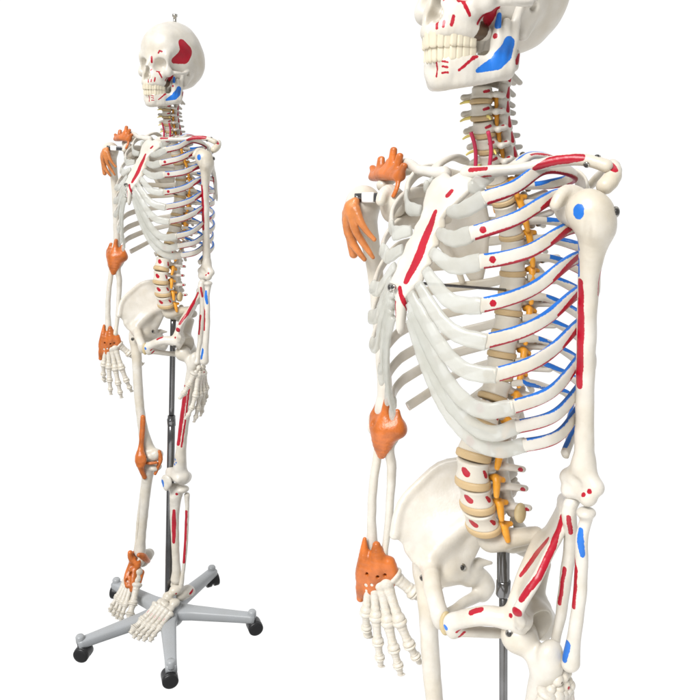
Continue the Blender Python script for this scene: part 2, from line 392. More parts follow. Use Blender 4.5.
# ================================================================== SPINE
def vert_fn(kind):
    if kind == 'lumbar':
        rx, rf, H = .0225, .0165, .026
        bits = lambda Q: su(.005, cap(Q, (.013, -.012, .004), (.016, -.03, .002), .0058), cap(Q, (.016, -.03, 0), (0, -.042, -.003), .0058),
            chain(Q, [(0, -.042, -.004, .005), (0, -.066, -.007, .004)]), chain(Q, [(0, -.044, .004, .004), (0, -.066, .002, .0035)]), chain(Q, [(0, -.044, -.011, .0045), (0, -.068, -.013, .004)]),
            cap(Q, (.017, -.024, .003), (.046, -.031, .005), .0052, .004), cap(Q, (.0175, -.031, -.016), (.017, -.031, .016), .006, .0065))
    elif kind == 'thoracic':
        rx, rf, H = .0158, .0145, .0205
        bits = lambda Q: su(.004, cap(Q, (.009, -.011, .003), (.011, -.024, .002), .0045), cap(Q, (.011, -.024, 0), (0, -.034, -.003), .005),
            chain(Q, [(0, -.033, -.003, .0048), (0, -.048, -.016, .004), (0, -.062, -.03, .0035)]),
            cap(Q, (.011, -.022, .002), (.033, -.037, .006), .0048, .0052), cap(Q, (.011, -.026, -.011), (.011, -.026, .011), .0045))
    else:
        rx, rf, H = .0125, .0095, .0135
        bits = lambda Q: su(.003, cap(Q, (.008, -.002, -.001), (.0215, .003, -.003), .003, .0028), cap(Q, (.012, -.009, -.001), (.023, -.005, -.003), .003, .0028), cap(Q, (.0215, .003, -.003), (.023, -.005, -.003), .0028),
            cap(Q, (.018, -.015, -.006), (.018, -.013, .007), .0058), cap(Q, (.017, -.016, -.001), (0, -.027, -.002), .0045),
            cap(Q, (0, -.027, -.002), (.0035, -.046, -.008), .0045, .003))
    def f(P):
        Q = absx(P)
        k = 1 - .11 * (1 - np.clip(2 * P[:, 2] / H, -1, 1) ** 2)
        q = np.sqrt((P[:, 0] / (rx * k)) ** 2 + (np.where(P[:, 1] < 0, P[:, 1] * 1.15, P[:, 1]) / (rf * k)) ** 2)
        b = smax((q - 1) * rf, np.abs(P[:, 2]) - H / 2, .0035)
        b = smin(b, bits(Q), .004)
        hole = cap(P, (0, -rf - .006, -.03), (0, -rf - .006, .03), rx * .42)
        return ss(b, hole, .002)
    return f, rx, rf, H
VM = {}
vp = dict(lumbar=dict(red=[([(.001, .016, .002), (.003, .016, -.001)], .0052), ([(.0195, .004, .004), (.02, .0, -.004)], [.0014, .0026]), ([(.046, -.03, .005)], .003)]),
          thoracic=dict(), cervical=dict(red=[([(.009, .006, .001), (.0115, .002, .001)], .0016), ([(.0225, -.003, -.002)], .0022), ([(.02, -.014, .005), (.022, -.014, -.004)], .0022)]))
for kd, ext in (('lumbar', (.056, .085, .03)), ('thoracic', (.044, .075, .042)), ('cervical', (.032, .058, .02))):
    fn, rx, rf, H = vert_fn(kd)
    VM[kd] = (sdf('vertebra', fn, (-ext[0], -ext[1], -ext[2]), (ext[0], .024, ext[2] * .75), .0013 if kd != 'cervical' else .001, 'bone', vp[kd]), rx, rf, H)
def disc_f(P):
    q = np.sqrt(P[:, 0] ** 2 + (np.where(P[:, 1] < 0, P[:, 1] * 1.15, P[:, 1]) / .74) ** 2) - 1.02
    return smax(q, np.abs(P[:, 2]) - .5, .35)
V, Fc = nets(disc_f, (-1.3, -1.2, -.75), (1.3, 1.2, .75), .06)
disc_me = mesh('disc', V, Fc[:, ::-1], 'disc')
nerve_me = sdf('nerve_root', lambda P: su(.004, chain(P, [(0, 0, 0, .004), (.008, .001, .001, .0048), (.012, .004, -.008, .0046), (.0135, .006, -.019, .0034)]), cap(P, (.007, -.001, .001), (.012, -.008, -.002), .0042, .0036)),
               (-.006, -.018, -.026), (.031, .012, .009), .0011, 'nerve')
spur_me = sdf('nerve_root', lambda P: su(.003, chain(P, [(0, 0, 0, .0028), (.012, .007, -.001, .0024), (.02, .012, -.004, .0015)])), (-.004, -.004, -.008), (.024, .016, .005), .0009, 'yellow')
spine = []
for i, (z, f) in enumerate(zip([1.560, 1.540, 1.520, 1.502, 1.483, 1.465, 1.447], [-.029, -.021, -.017, -.016, -.019, -.024, -.029])):
    spine.append(('cervical', z, f, 1.12 if i else 1.25, .0185))
zt = 1.437
for i in range(12):
    sp = .0205 + (.0275 - .0205) * i / 11; zc = zt - sp / 2; zt -= sp
    f = np.interp(zc, [1.147, 1.19, 1.25, 1.30, 1.35, 1.40, 1.437], [-.030, -.043, -.060, -.071, -.070, -.052, -.033])
    spine.append(('thoracic', zc, f, .92 + .03 * i, sp))
TB = [(s[1], s[2]) for s in spine if s[0] == 'thoracic']
for i in range(5):
    sp = .0345; zc = zt - sp / 2; zt -= sp
    f = np.interp(zc, [.97, 1.007, 1.048, 1.08, 1.13, 1.15], [-.006, .004, .012, .013, -.012, -.028])
    spine.append(('lumbar', zc + .004, f, 1.06 + .02 * i, sp))
for i, (kd, z, f, s, sp) in enumerate(spine):
    me, rx, rf, H = VM[kd]
    a, b = spine[max(i - 1, 0)], spine[min(i + 1, len(spine) - 1)]
    tilt = math.atan2(b[2] - a[2], a[1] - b[1])
    if kd == 'lumbar' and i == len(spine) - 1: tilt -= .12
    up = (0, -math.sin(tilt), math.cos(tilt)); fw = (0, math.cos(tilt), math.sin(tilt))
    zs = sp * .74 / H
    m = frame((0, f, z), (1, 0, 0), fw) @ Matrix.Diagonal((s, s, zs, 1))
    vr = rec('vertebra', me, 'body', None, m)
    if i > 1:
        dt = sp * .34 if kd != 'lumbar' else sp * .36
        dm = frame((0, f - up[1] * 0 + -up[1] * sp * .5, z - up[2] * sp * .5), (1, 0, 0), fw) @ Matrix.Diagonal((rx * s * 1.03, rx * s * 1.03 * (rf / rx) / .74, dt, 1))
        rec('disc', disc_me, 'body', vr, dm)
        for sd in (1, -1):
            k = {'cervical': .55, 'thoracic': .86, 'lumbar': 1.0}[kd]
            rec('nerve_root', nerve_me, 'body', vr, frame((sd * rx * s * .62, f - rf * s * .95, z - sp * .36), (1, 0, 0), fw) @ Matrix.Diagonal((sd * k, k, k, 1)))
            if kd == 'cervical' and sd == -1 or (kd == 'cervical' and i % 2):
                rec('nerve_root', spur_me, 'body', vr, frame((sd * .012, f + .004, z - sp * .42), (1, 0, 0), fw) @ Matrix.Diagonal((sd * .52, .62, .7, 1)))
    if kd == 'thoracic' and i % 2 == 0 or i == 6:
        screw((.024 * s, f - .024 * s, z + .002), (.55, .75, .1), .62, 'body', vr)
for sd, x0 in ((1, .012), (-1, -.011)):
    V, Fc = tube([(x0 * 1.1 + .006, -.004, 1.478), (x0 * 1.02 + .005, -.011, 1.46), (x0 * .9 + .003, -.0115, 1.437)], .0023, 16, 8)
    rec('artery', mesh('artery', V, flipf(Fc), 'artery'))
def sacrum(P):
    Q = absx(P)
    d = su(.012, chain(Q, [(0, -.022, .958, .0205), (0, -.052, .942, .016), (0, -.082, .922, .011), (0, -.098, .902, .008), (0, -.100, .884, .0045)], .01),
           cap(Q, (.018, -.028, .960), (.046, -.055, .965), .014, .011), cap(Q, (.012, -.058, .94), (.042, -.074, .95), .013, .011), cap(Q, (.01, -.08, .92), (.026, -.086, .926), .009, .007))
    d = su(.008, d, cap(Q, (0, -.07, .965), (0, -.1, .93), .007, .004))
    for z, x, f in ((.942, .021, -.036), (.926, .018, -.058)):
        d = ss(d, ell(Q, (x, f + .004, z), (.0035, .01, .0035)), .003)
    return d
rec('sacrum', sdf('sacrum', sacrum, (-.07, -.122, .872), (.07, .012, .99), .0018))
# ================================================================== THORAX
#            front end (x, f, z)     lateral (x, f, z)
CCJ = {1: (.040, .022, 1.432), 2: (.066, .062, 1.410), 3: (.074, .092, 1.377), 4: (.090, .097, 1.350), 5: (.096, .105, 1.306), 6: (.102, .105, 1.269),
       7: (.110, .100, 1.233), 8: (.1155, .080, 1.1935), 9: (.112, .068, 1.167), 10: (.1115, .055, 1.1415)}
LAT = {1: (.060, -.03, 1.449), 2: (.090, -.012, 1.436), 3: (.110, -.004, 1.4075), 4: (.124, .0, 1.372), 5: (.131, .0, 1.339), 6: (.1345, -.002, 1.302),
       7: (.136, -.004, 1.266), 8: (.136, -.008, 1.2255), 9: (.134, -.012, 1.191), 10: (.130, -.016, 1.162), 11: (.118, -.035, 1.133), 12: (.08, -.075, 1.118)}
def rside(V):                # the right half of the cage is a little flatter in front
    V = V * [-1, 1, 1]; k = np.clip(V[:, 1] / .1, 0, 1) * np.clip((-V[:, 0] - .02) / .05, 0, 1); u = np.clip((V[:, 2] - 1.30) / .06, 0, 1)
    V[:, 0] *= 1 - (.17 + .06 * u) * k; V[:, 1] -= (.010 + .004 * u) * k
    return V
for i in range(1, 13):
    tz, tf = TB[i - 1]
    lx, lf, lz = LAT[i]
    back = -.115 if 3 <= i <= 9 else (-.072 if i == 1 else -.09 if i == 2 else -.108)
    ang = (min(.066, lx * .72) if i > 1 else .044, back, tz - .004 + (lz - tz) * (.30 if i > 2 else .5))
    pts = [(.017, tf - .008, tz + .007), (.03, tf - .026, tz + .006), (ang[0] * .72, (tf - .034 + ang[1]) / 2 - .004, (tz + ang[2]) / 2 + .002), ang,
           ((ang[0] + lx) / 2 + .014, (ang[1] + lf) / 2 - .012, (ang[2] + lz) / 2), (lx, lf, lz)]
    if i <= 10:
        cx, cf, cz = CCJ[i]
        k = .016 if i > 2 else .012
        pts += [((lx + cx) / 2 + k * .8, (lf + cf) / 2 + k * .35, (lz + cz) / 2 - (.004 if 3 < i else .001)), (cx, cf, cz)]
    elif i == 11: pts += [(.128, .0, 1.118)]
    else: pts = pts[:4] + [(lx, lf, lz), (.092, -.06, 1.108)]
    n = 170; m_ = 28; path = spline(pts, n)
    t = np.linspace(0, 1, n)
    ha = np.interp(t, [0, .06, .2, .6, 1], [.0045, .005, .0062, .0070, .0080]) * (1. if i < 11 else .85)
    hb = np.interp(t, [0, .1, .5, 1], [.0042, .004, .0034, .0042])
    if i == 1: nrm = np.tile([0.25, .2, 1.], (n, 1)); nrm[:, :2] *= 1
    else:
        nrm = path * [1, 1, 0] - np.array([0, np.clip(-.01, -.05, .0), 0]); nrm = nrm / np.linalg.norm(nrm, axis=1)[:, None]
        nrm[:, 2] += .28 if i < 5 else (.12 if i < 8 else .0)
    V, Fc, (cu, sv) = sweep(path, ha, hb, nrm, m_, 2.6)
    # sv>0 is towards binormal = T x N ; find the sign that is upward
    Tn = path[90] - path[86]; up = np.sign(np.cross(Tn, nrm[88])[2]) if i > 1 else 1
    svv = np.tile(sv * up, n).reshape(n, m_); cuu = np.tile(cu, n).reshape(n, m_)
    H = np.broadcast_to(ha[:, None], svv.shape); tt = np.broadcast_to(t[:, None], svv.shape)
    wob = .0005 * np.sin(tt * 19 + i * 2) + .0003 * np.sin(tt * 43 + i)
    if i > 1:
        blue = np.where(cuu > -.95, (svv - 1) * H + .0029 + wob, -.01)
        red = np.where(cuu > -.95, -(svv + 1) * H + .0034 - wob * .7, -.01)
        blue = np.where((tt > .985) | (tt < .1), -.01, blue); red = np.where((tt > .99) | (tt < .1), -.01, red)
        if i > 6: blue = blue - .0008
        if 2 < i < 9:                                                  # red patch low on the lateral part
            c = .66; e = (.10 - np.abs(tt - c)) * .22
            red = np.maximum(red, np.where(cuu > -.3, np.minimum(e, .0042 - np.abs(svv * H + .0012 + (tt - c) * .05)), -.01))
        pass
    else:
        blue = np.where((cuu > 0), .0026 - np.abs(svv * H + .002) + wob, -.01); blue = np.where((tt < .45) | (tt > .8), -.01, blue)
        red = np.where((cuu > 0), .0024 - np.abs(svv * H - .0045) + wob, -.01); red = np.where((tt < .4) | (tt > .7), -.01, red)
    red = np.clip(red, -.01, .02); blue = np.clip(blue, -.01, .02)
    V = V.copy()
    if i in (3, 4, 5):                                                # red dot near the front end
        p = path[int(n * .957)]
        red = np.maximum(red, np.where(cuu > 0, .0050 - np.linalg.norm(V.reshape(n, m_, 3) - (p + nrm[-8] * .003), axis=2), -.01))
    me = mesh('rib', V, flipf(Fc), 'bone', None, dict(red=red.ravel(), blue=blue.ravel()))
    rec('rib', me)
    rec('rib', mesh('rib', rside(V), Fc, 'bone'))
fst = lambda z: np.interp(z, [1.255, 1.30, 1.323, 1.396, 1.434], [.128, .124, .119, .066, .036])
SP = [(0, 1.4305), (.012, 1.436), (.028, 1.430), (.034, 1.417), (.026, 1.403), (.019, 1.396), (.017, 1.388), (.0215, 1.38), (.0185, 1.372), (.0235, 1.362), (.020, 1.353),
      (.0245, 1.343), (.021, 1.335), (.023, 1.326), (.016, 1.314), (.008, 1.307), (.0065, 1.29), (.004, 1.272), (0, 1.266)]
SP = SP + [(-x, z) for x, z in SP[::-1][1:-1]]
def sternum(P):
    g = fst(P[:, 2]) - 8 * P[:, 0] ** 2
    d = np.abs(P[:, 1] - g) * .8 - .0048
    return smax(d, poly2(P[:, 0], P[:, 2], SP), .006)
rec('sternum', sdf('sternum', sternum, (-.042, .01, 1.256), (.042, .142, 1.446), .0015, 'bone',
    dict(red=[([(.007, .075, 1.399), (.009, .09, 1.376), (.010, .107, 1.352), (.008, .122, 1.327)], [.0025, .0052, .0058, .004]), ([(.012, .055, 1.410), (.016, .046, 1.418)], .003), ([(-.008, .053, 1.406), (-.005, .048, 1.414)], .0028),
              ([(0, .125, 1.318), (.004, .125, 1.304), (.006, .122, 1.295)], [.003, .0028, .0026]), ([(-.003, .13, 1.303), (-.003, .13, 1.287)], .0016)])))
SE = {1: (.033, .045, 1.420), 2: (.022, .066, 1.396), 3: (.022, .083, 1.375), 4: (.024, .097, 1.356), 5: (.025, .109, 1.338), 6: (.021, .117, 1.324), 7: (.013, .121, 1.312)}
for i in range(1, 11):
    c = np.array(CCJ[i])
    d0 = None
    if i <= 6:
        e = np.array(SE[i]); dr = .004 + .0036 * max(i - 3, 0)
        pts = [c, c * .72 + e * .28 + [0, .006, -.002 - .6 * dr], c * .4 + e * .6 + [.003, .007, -dr], e]
    else:
        pts = [c] + [np.array(q) for q in {
            7: [(.086, .113, 1.236), (.056, .122, 1.261), (.031, .124, 1.292), (.013, .122, 1.313)],
            8: [(.096, .098, 1.190), (.072, .112, 1.205), (.050, .121, 1.238), (.030, .1245, 1.275), (.014, .124, 1.303)],
            9: [(.097, .087, 1.161), (.073, .104, 1.176), (.053, .116, 1.206), (.035, .123, 1.247), (.016, .125, 1.293)],
            10: [(.099, .076, 1.139), (.078, .094, 1.149), (.059, .109, 1.176), (.043, .119, 1.211), (.028, .1245, 1.252), (.014, .125, 1.285)]}[i]]
    path = spline([c + (c - pts[1]) * .12] + pts, 40)
    nrm = path * [1, 1, 0] + [0, .03, 0]; nrm /= np.linalg.norm(nrm, axis=1)[:, None]; nrm[:, 2] += .1
    t = np.linspace(0, 1, 40)
    ha = np.interp(t, [0, .12, .5, .8, 1], [.0086, .0094, .0088, .0078, .006])
    V, Fc, _ = sweep(path, ha, np.interp(t, [0, .2, 1], [.0042, .0040, .0038]), nrm, 16, 2.3)
    V = V + .0003 * np.sin(V[:, [1, 2, 0]] * 420)
    rec('costal_cartilage', mesh('costal_cartilage', V, flipf(Fc), 'cart'))
    rec('costal_cartilage', mesh('costal_cartilage', rside(V), Fc, 'cart'))
V, Fc = tube([(.004, .105, 1.321), (.004, -.05, 1.287)], .0018, 6, 8)
rec('support_rod', mesh('support_rod', V, flipf(Fc), 'pole'))
screw((-.014, .127, 1.318), (-.2, 1, .2), .8); screw((-.004, .132, 1.320), (.1, 1, .2), .6)
# ================================================================== SHOULDER
def clav(P): return chain(P, [(.018, .03, 1.434, .0088), (.03, .029, 1.4345, .0072), (.055, .024, 1.4365, .006), (.085, .008, 1.4385, .0058), (.112, -.006, 1.444, .0062), (.14, -.018, 1.443, .0062), (.156, -.026, 1.437, .007)], .012)
a, b = sdf2('clavicle', clav, (0, -.045, 1.415), (.172, .05, 1.46), .0013, 'bone',
    dict(red=[([(.027, .036, 1.438), (.046, .03, 1.438)], [.003, .0022]), ([(.031, .034, 1.429), (.05, .03, 1.430)], .0017), ([(.092, .006, 1.439), (.108, .0, 1.444), (.136, -.012, 1.446)], [.003, .0055, .0046])]))
rec('clavicle', a); rec('clavicle', b)
gs = quadfit([(.142, 1.39, -.016), (.12, 1.41, -.05), (.075, 1.43, -.092), (.064, 1.385, -.112), (.07, 1.34, -.122), (.085, 1.275, -.122), (.105, 1.32, -.098), (.128, 1.365, -.05), (.1, 1.37, -.09)])
SC = [(.137, 1.404), (.118, 1.418), (.095, 1.425), (.074, 1.432), (.064, 1.40), (.064, 1.365), (.072, 1.32), (.081, 1.283), (.088, 1.272), (.096, 1.282), (.108, 1.318), (.122, 1.352), (.136, 1.374)]
def scap(P):
    d = smax((np.abs(P[:, 1] - gs(P[:, 0], P[:, 2])) * .72 - .0026), poly2(P[:, 0], P[:, 2], SC), .004)
    d = su(.008, d, chain(P, [(.096, -.098, 1.283, .004), (.108, -.088, 1.318, .0045), (.124, -.06, 1.355, .006), (.137, -.03, 1.375, .008)], .006))
    d = su(.010, d, ell(P, (.1375, -.012, 1.39), (.012, .016, .02)), ell(P, (.126, -.008, 1.396), (.0165, .016, .019)))
    d = su(.006, d, chain(P, [(.066, -.118, 1.40, .003), (.095, -.1, 1.415, .0055), (.125, -.078, 1.43, .006), (.150, -.05, 1.434, .0075), (.161, -.03, 1.424, .0095), (.160, -.02, 1.417, .009)], .008))
    d = su(.007, d, chain(P, [(.134, -.014, 1.404, .009), (.128, .0, 1.413, .0075), (.127, .012, 1.408, .0068), (.126, .017, 1.401, .0064)], .006))
    return d
a, b = sdf2('scapula', scap, (.05, -.14, 1.262), (.182, .034, 1.452), .0015, 'bone',
    dict(red=[([(.152, -.035, 1.443), (.166, -.028, 1.436)], [.003, .004]), ([(.110, -.085, 1.325), (.12, -.067, 1.345)], .005)], blue=[([(.1, -.07, 1.40), (.11, -.06, 1.38)], .006)]))
rec('scapula', a); rec('scapula', b, 'girdleR')
# ---- humerus (left canonical, mirrored for the right)
HH, EL = (.161, .01, 1.393), (.140, -.012, 1.070)
def hum(P):
    d = su(.012, ell(P, (.159, .008, 1.394), (.0225, .022, .023)), ell(P, (.170, .007, 1.385), (.013, .017, .021)),
           chain(P, [(.166, .004, 1.375, .018), (.158, .0, 1.345, .0128), (.152, -.004, 1.30, .0108), (.149, -.007, 1.24, .0102), (.1465, -.01, 1.17, .0100), (.145, -.012, 1.115, .0112), (.144, -.012, 1.09, .012)], .012))
    d = su(.012, d, cap(P, (.122, -.014, 1.083), (.164, -.008, 1.083), .008, .0075), cap(P, (.1465, -.01, 1.11), (.126, -.014, 1.087), .007), cap(P, (.1465, -.01, 1.11), (.162, -.008, 1.087), .007))
    d = su(.005, d, cap(P, (.128, -.01, 1.071), (.142, -.009, 1.073), .0105, .0075), cap(P, (.142, -.009, 1.073), (.158, -.002, 1.073), .008, .0105))
    d = ss(d, ell(P, (.142, .004, 1.088), (.009, .006, .007)), .005)
    d = ss(d, cap(P, (.1735, .030, 1.39), (.163, .020, 1.35), .0026), .006)
    return d
a, b = sdf2('humerus', hum, (.105, -.035, 1.053), (.192, .037, 1.424), .0015, 'bone',
    dict(red=[([(.150, .012, 1.32), (.149, .006, 1.27), (.146, .004, 1.205)], [.004, .0048, .0048]), ([(.163, -.006, 1.33), (.162, -.008, 1.307)], .004), ([(.157, .01, 1.082)], .003), ([(.163, .006, 1.085)], .003)],
         blue=[([(.162, .034, 1.399), (.163, .034, 1.395)], .0058), ([(.148, .012, 1.368), (.147, .012, 1.352)], .0022), ([(.153, .014, 1.368), (.153, .014, 1.355)], .0014), ([(.148, .01, 1.345), (.147, .01, 1.328)], .003)]))
rec('humerus', a, 'humL'); rec('humerus', b, 'humR')
WL = (.134, .012, .845)
def ulna(P):
    d = chain(P, [(.132, -.02, 1.086, .0085), (.132, -.018, 1.064, .0085), (.131, -.006, 1.052, .0085), (.130, -.01, 1.02, .0082), (.126, -.008, .96, .0072), (.122, -.002, .9, .0064), (.119, .006, .862, .0064), (.1185, .008, .851, .0085)], .008)
    return ss(d, cap(P, (.12, -.004, 1.071), (.15, -.004, 1.071), .0075), .003)
def radius(P):
    return su(.006, chain(P, [(.156, -.002, 1.046, .007), (.153, .0, 1.03, .0072), (.1545, .004, .99, .0076), (.1535, .008, .93, .0076), (.149, .01, .885, .0088), (.146, .011, .858, .0115)], .012), ell(P, (.1565, -.001, 1.0545), (.011, .011, .0065)))
a, b = sdf2('ulna', ulna, (.105, -.038, .838), (.152, .022, 1.102), .0013, 'bone', dict(red=[([(.137, .004, 1.042), (.137, .0, 1.02)], .0028), ([(.128, .002, .972), (.124, .006, .925)], .0026)]))
rec('ulna', a, 'foreL'); rec('ulna', b, 'foreR')
a, b = sdf2('radius', radius, (.13, -.018, .84), (.172, .028, 1.068), .0013, 'bone', dict(red=[([(.152, .012, .985), (.151, .016, .94)], .0036), ([(.15, .006, 1.0), (.154, .008, .985)], .0018)],
    blue=[([(.155, .008, 1.036), (.157, .01, 1.022), (.16, .01, 1.006)], [.003, .0042, .003]), ([(.145, .022, .888), (.144, .022, .868)], .0048)]))
rec('radius', a, 'foreL'); rec('radius', b, 'foreR')
# ---- hand: local frame x = thumb side, f = back of the hand, z down the fingers is negative
CP = [(-.016, 0, -.006, .007), (-.005, .002, -.006, .0075), (.008, .001, -.005, .0085), (-.019, -.003, -.002, .005), (-.017, .0, -.019, .0075), (-.006, .002, -.02, .0085), (.005, .002, -.019, .0068), (.017, -.003, -.017, .0075)]
def carp(P):
    d = ell(P, CP[0][:3], (CP[0][3], CP[0][3] * .9, CP[0][3]))
    for c in CP[1:]: d = smin(d, ell(P, c[:3], (c[3], c[3] * .9, c[3])), .0022)
    return d
carp_me = sdf('hand', carp, (-.03, -.015, -.032), (.03, .015, .008), .001, 'bone', dict(red=[([(-.006, .009, -.02)], .0024)], dark=[([(.008, .009, -.006)], .0018)]))
carp_pl = mesh('hand', *(lambda v, f: (v, f[:, ::-1]))(*nets(carp, (-.03, -.015, -.032), (.03, .015, .008), .001)), 'bone')
def bone_unit(P):       # a unit finger bone: length 1 along -z, knobs at both ends
    return su(.05, cap(P, (0, 0, 0), (0, 0, -.25), .135, .085), cap(P, (0, 0, -.25), (0, 0, -.75), .092, .08), cap(P, (0, 0, -.75), (0, 0, -.97), .08, .10), ell(P, (0, 0, -.04), (.14, .125, .13)), ell(P, (0, 0, -.95), (.12, .115, .12)))
def tip_unit(P):
    return su(.05, cap(P, (0, 0, 0), (0, 0, -.55), .15, .085), cap(P, (0, 0, -.55), (0, 0, -.9), .085, .07), ell(P, (0, -.02, -.93), (.13, .07, .1)), ell(P, (0, 0, -.04), (.155, .14, .13)))
fb_me = sdf('finger_bone', bone_unit, (-.25, -.25, -1.15), (.25, .25, .2), .024)
tp_me = sdf('finger_bone', tip_unit, (-.3, -.3, -1.15), (.3, .3, .22), .024)
fb_pa = sdf('metacarpal', bone_unit, (-.25, -.25, -1.15), (.25, .25, .2), .024, 'bone', dict(red=[([(.0, .1, -.3), (.0, .1, -.55)], .045 * .06), ]))
def seg(p, d, nrm, L, r):
    """matrix that lays a unit bone from p along d (body coords) with length L, girth r"""
    Z = -bv(d).normalized(); Y = -bv(nrm); Y = (Y - Z * Y.dot(Z)).normalized(); X = Y.cross(Z)
    m = Matrix(((X[0], Y[0], Z[0]), (X[1], Y[1], Z[1]), (X[2], Y[2], Z[2]))).to_4x4()
    return Matrix.Translation(bv(p)) @ m @ Matrix.Diagonal((r, r, L, 1))
DIG = [  # x, z of the metacarpal base, spread (x per -z), metacarpal, phalanges, girth
    (.021, -.020, .75, .040, (.029, .023), .088), (.010, -.026, .20, .062, (.040, .023, .018), .085), (.001, -.028, .05, .060, (.043, .027, .019), .085),
    (-.009, -.027, -.09, .054, (.040, .026, .018), .081), (-.017, -.025, -.24, .050, (.031, .018, .017), .074)]
def hand(group, W, ex, back, sd, curl, s, painted, thumb=1.):
    """W wrist point, ex thumb-side direction, back = back-of-hand normal; sd mirrors the carpus"""
    ex = np.array(ex, float); ex /= np.linalg.norm(ex); bk = np.array(back, float); bk -= ex * (bk @ ex); bk /= np.linalg.norm(bk)
    dn = np.cross(ex, bk) * (1 if np.cross(ex, bk)[2] < 0 else -1)
    W = np.array(W, float)
    X = bv(ex); Y = -bv(bk); Z = -bv(dn)
    m = Matrix(((X[0], Y[0], Z[0]), (X[1], Y[1], Z[1]), (X[2], Y[2], Z[2]))).to_4x4()
    h = rec('hand', carp_me if painted else carp_pl, group, None, Matrix.Translation(bv(W)) @ m @ Matrix.Scale(s, 4))
    for k, (bx, bz, sl, mc, ph, g) in enumerate(DIG):
        p = W + s * (bx * ex - bz * dn + (-.006 * bk if k == 0 else 0))
        d = dn + sl * (thumb if k == 0 else 1) * ex - (.35 * bk if k == 0 else 0); d /= np.linalg.norm(d)
        rec('metacarpal', fb_pa if painted else fb_me, group, h, seg(p, d, bk, mc * s, g * s * (1.15 if k == 0 else 1)))
        p = p + d * mc * s * 1.04
        ang = curl[k]
        for j, l in enumerate(ph):
            ax = np.cross(bk, d); ax /= np.linalg.norm(ax)
            d = d * math.cos(ang) - bk * math.sin(ang) * 1.0; d /= np.linalg.norm(d)
            last = j == len(ph) - 1
            rec('finger_bone', tp_me if last else fb_me, group, h, seg(p, d, bk, l * s, g * s * (.92 - .13 * j) * (1.0 if not last else .9)))
            p = p + d * l * s * 1.06
WR = (-.190, .018, .858)
hand('handR', WR, (.85, -.53, .13), (.45, .88, .15), -1, (.1, .2, .1, .1, .35), 1.0, False, 1.1)
hand('handL', (.134, .014, .838), (.02, 1.0, .05), (.98, .05, .05), 1, (.15, .22, .12, .12, .25), .90, True, .38)
# ================================================================== PELVIS AND LEGS
CR = [(.119, .054, .942, .0068), (.127, .03, .981, .0060), (.1225, .002, 1.004, .0056), (.113, -.028, 1.024, .0058), (.088, -.054, 1.031, .0058), (.065, -.082, 1.02, .006), (.045, -.1, .985, .007)]
gi = tps([(f, z, x) for x, f, z, r in spline(CR, 13)] + [(-.06, .957, .047), (-.035, .955, .057), (-.005, .938, .069), (.02, .912, .083), (.022, .955, .104), (0, .97, .100), (-.035, .99, .084), (.036, .917, .107), (-.07, .99, .056), (-.03, .915, .062), (-.01, .89, .068)])
IP = [(.055, .941), (.044, .962), (.030, .981), (.002, 1.004), (-.028, 1.024), (-.054, 1.031), (-.082, 1.02), (-.1, .985), (-.09, .963), (-.068, .948), (-.046, .936), (-.034, .905), (-.02, .885), (.02, .885), (.036, .9), (.040, .921)]
def hip(P):
    d = smax(np.abs(P[:, 0] - gi(P[:, 1], P[:, 2])) * .8 - .0032, poly2(P[:, 1], P[:, 2], IP), .004)
    d = su(.006, d, chain(P, CR, .01))
    d = su(.010, d, chain(P, [(.107, .036, .917, .007), (.098, .02, .90, .009)], .006))
    d = su(.016, d, ell(P, (.084, -.006, .884), (.024, .027, .028)), cap(P, (.066, -.03, .9), (.06, -.052, .935), .010, .009))
    d = su(.014, d, chain(P, [(.048, -.06, .962, .009), (.058, -.035, .955, .008), (.070, -.005, .938, .008), (.08, .02, .912, .011)]))
    d = su(.012, d, cap(P, (.072, -.006, .885), (.064, -.032, .866), .014, .013))
    d = ss(d, ell(P, (.106, -.002, .880), (.027, .026, .026)), .004)
    d = su(.012, d, chain(P, [(.075, -.03, .885, .014), (.062, -.05, .864, .013), (.058, -.058, .848, .0125)], .01), ell(P, (.059, -.056, .842), (.011, .015, .019)))
    d = su(.007, d, cap(P, (.06, -.05, .886), (.050, -.063, .885), .007, .0025))
    d = su(.010, d, chain(P, [(.085, .02, .893, .013), (.06, .038, .897, .0125), (.035, .054, .889, .0118), (.013, .064, .875, .0105)], .008))
    d = su(.008, d, ell(P, (.0125, .063, .868), (.0085, .010, .016)), chain(P, [(.013, .06, .863, .009), (.03, .028, .854, .0072), (.05, -.024, .842, .008), (.057, -.05, .835, .009)], .006))
    return d
a, b = sdf2('hip_bone', hip, (.0, -.118, .803), (.148, .084, 1.048), .0017, 'bone',
    dict(red=[([(.088, -.022, .992), (.078, -.018, .97), (.074, .002, .948)], [.0065, .0092, .004]), ([(.113, -.024, 1.026), (.124, .002, 1.008), (.130, .03, .983), (.123, .050, .957)], .0042),
              ([(.112, -.03, 1.028)], .0055), ([(.121, .062, .940)], .008), ([(.05, .048, .903), (.043, .054, .898)], .0042), ([(.024, .066, .868), (.05, .03, .887)], .0019), ([(.022, .062, .858), (.05, .03, .88)], .0019), ([(.085, .022, .906)], .003)],
         blue=[([(.013, .073, .872)], .0042)]))
rec('hip_bone', a, 'pelvis'); rec('hip_bone', b, 'pelvis')
rec('pubic_disc', sdf('pubic_disc', lambda P: ell(P, (0, .064, .867), (.006, .0095, .017)), (-.01, .05, .845), (.01, .078, .888), .0015, 'tan'), 'pelvis')
rec('ligament', sdf('ligament', lambda P: ell(P, (.041, -.030, 1.008), (.0065, .009, .014)), (.025, -.06, .98), (.065, -.01, 1.04), .0014, 'tan'), 'pelvis')
screw((-.056, -.014, .893), (.75, .6, .15), 1.05, 'pelvis'); screw((-.102, .020, .868), (.45, .9, .1), .9, 'pelvis'); screw((.085, .035, .884), (.5, .9, .1), .9, 'pelvis')
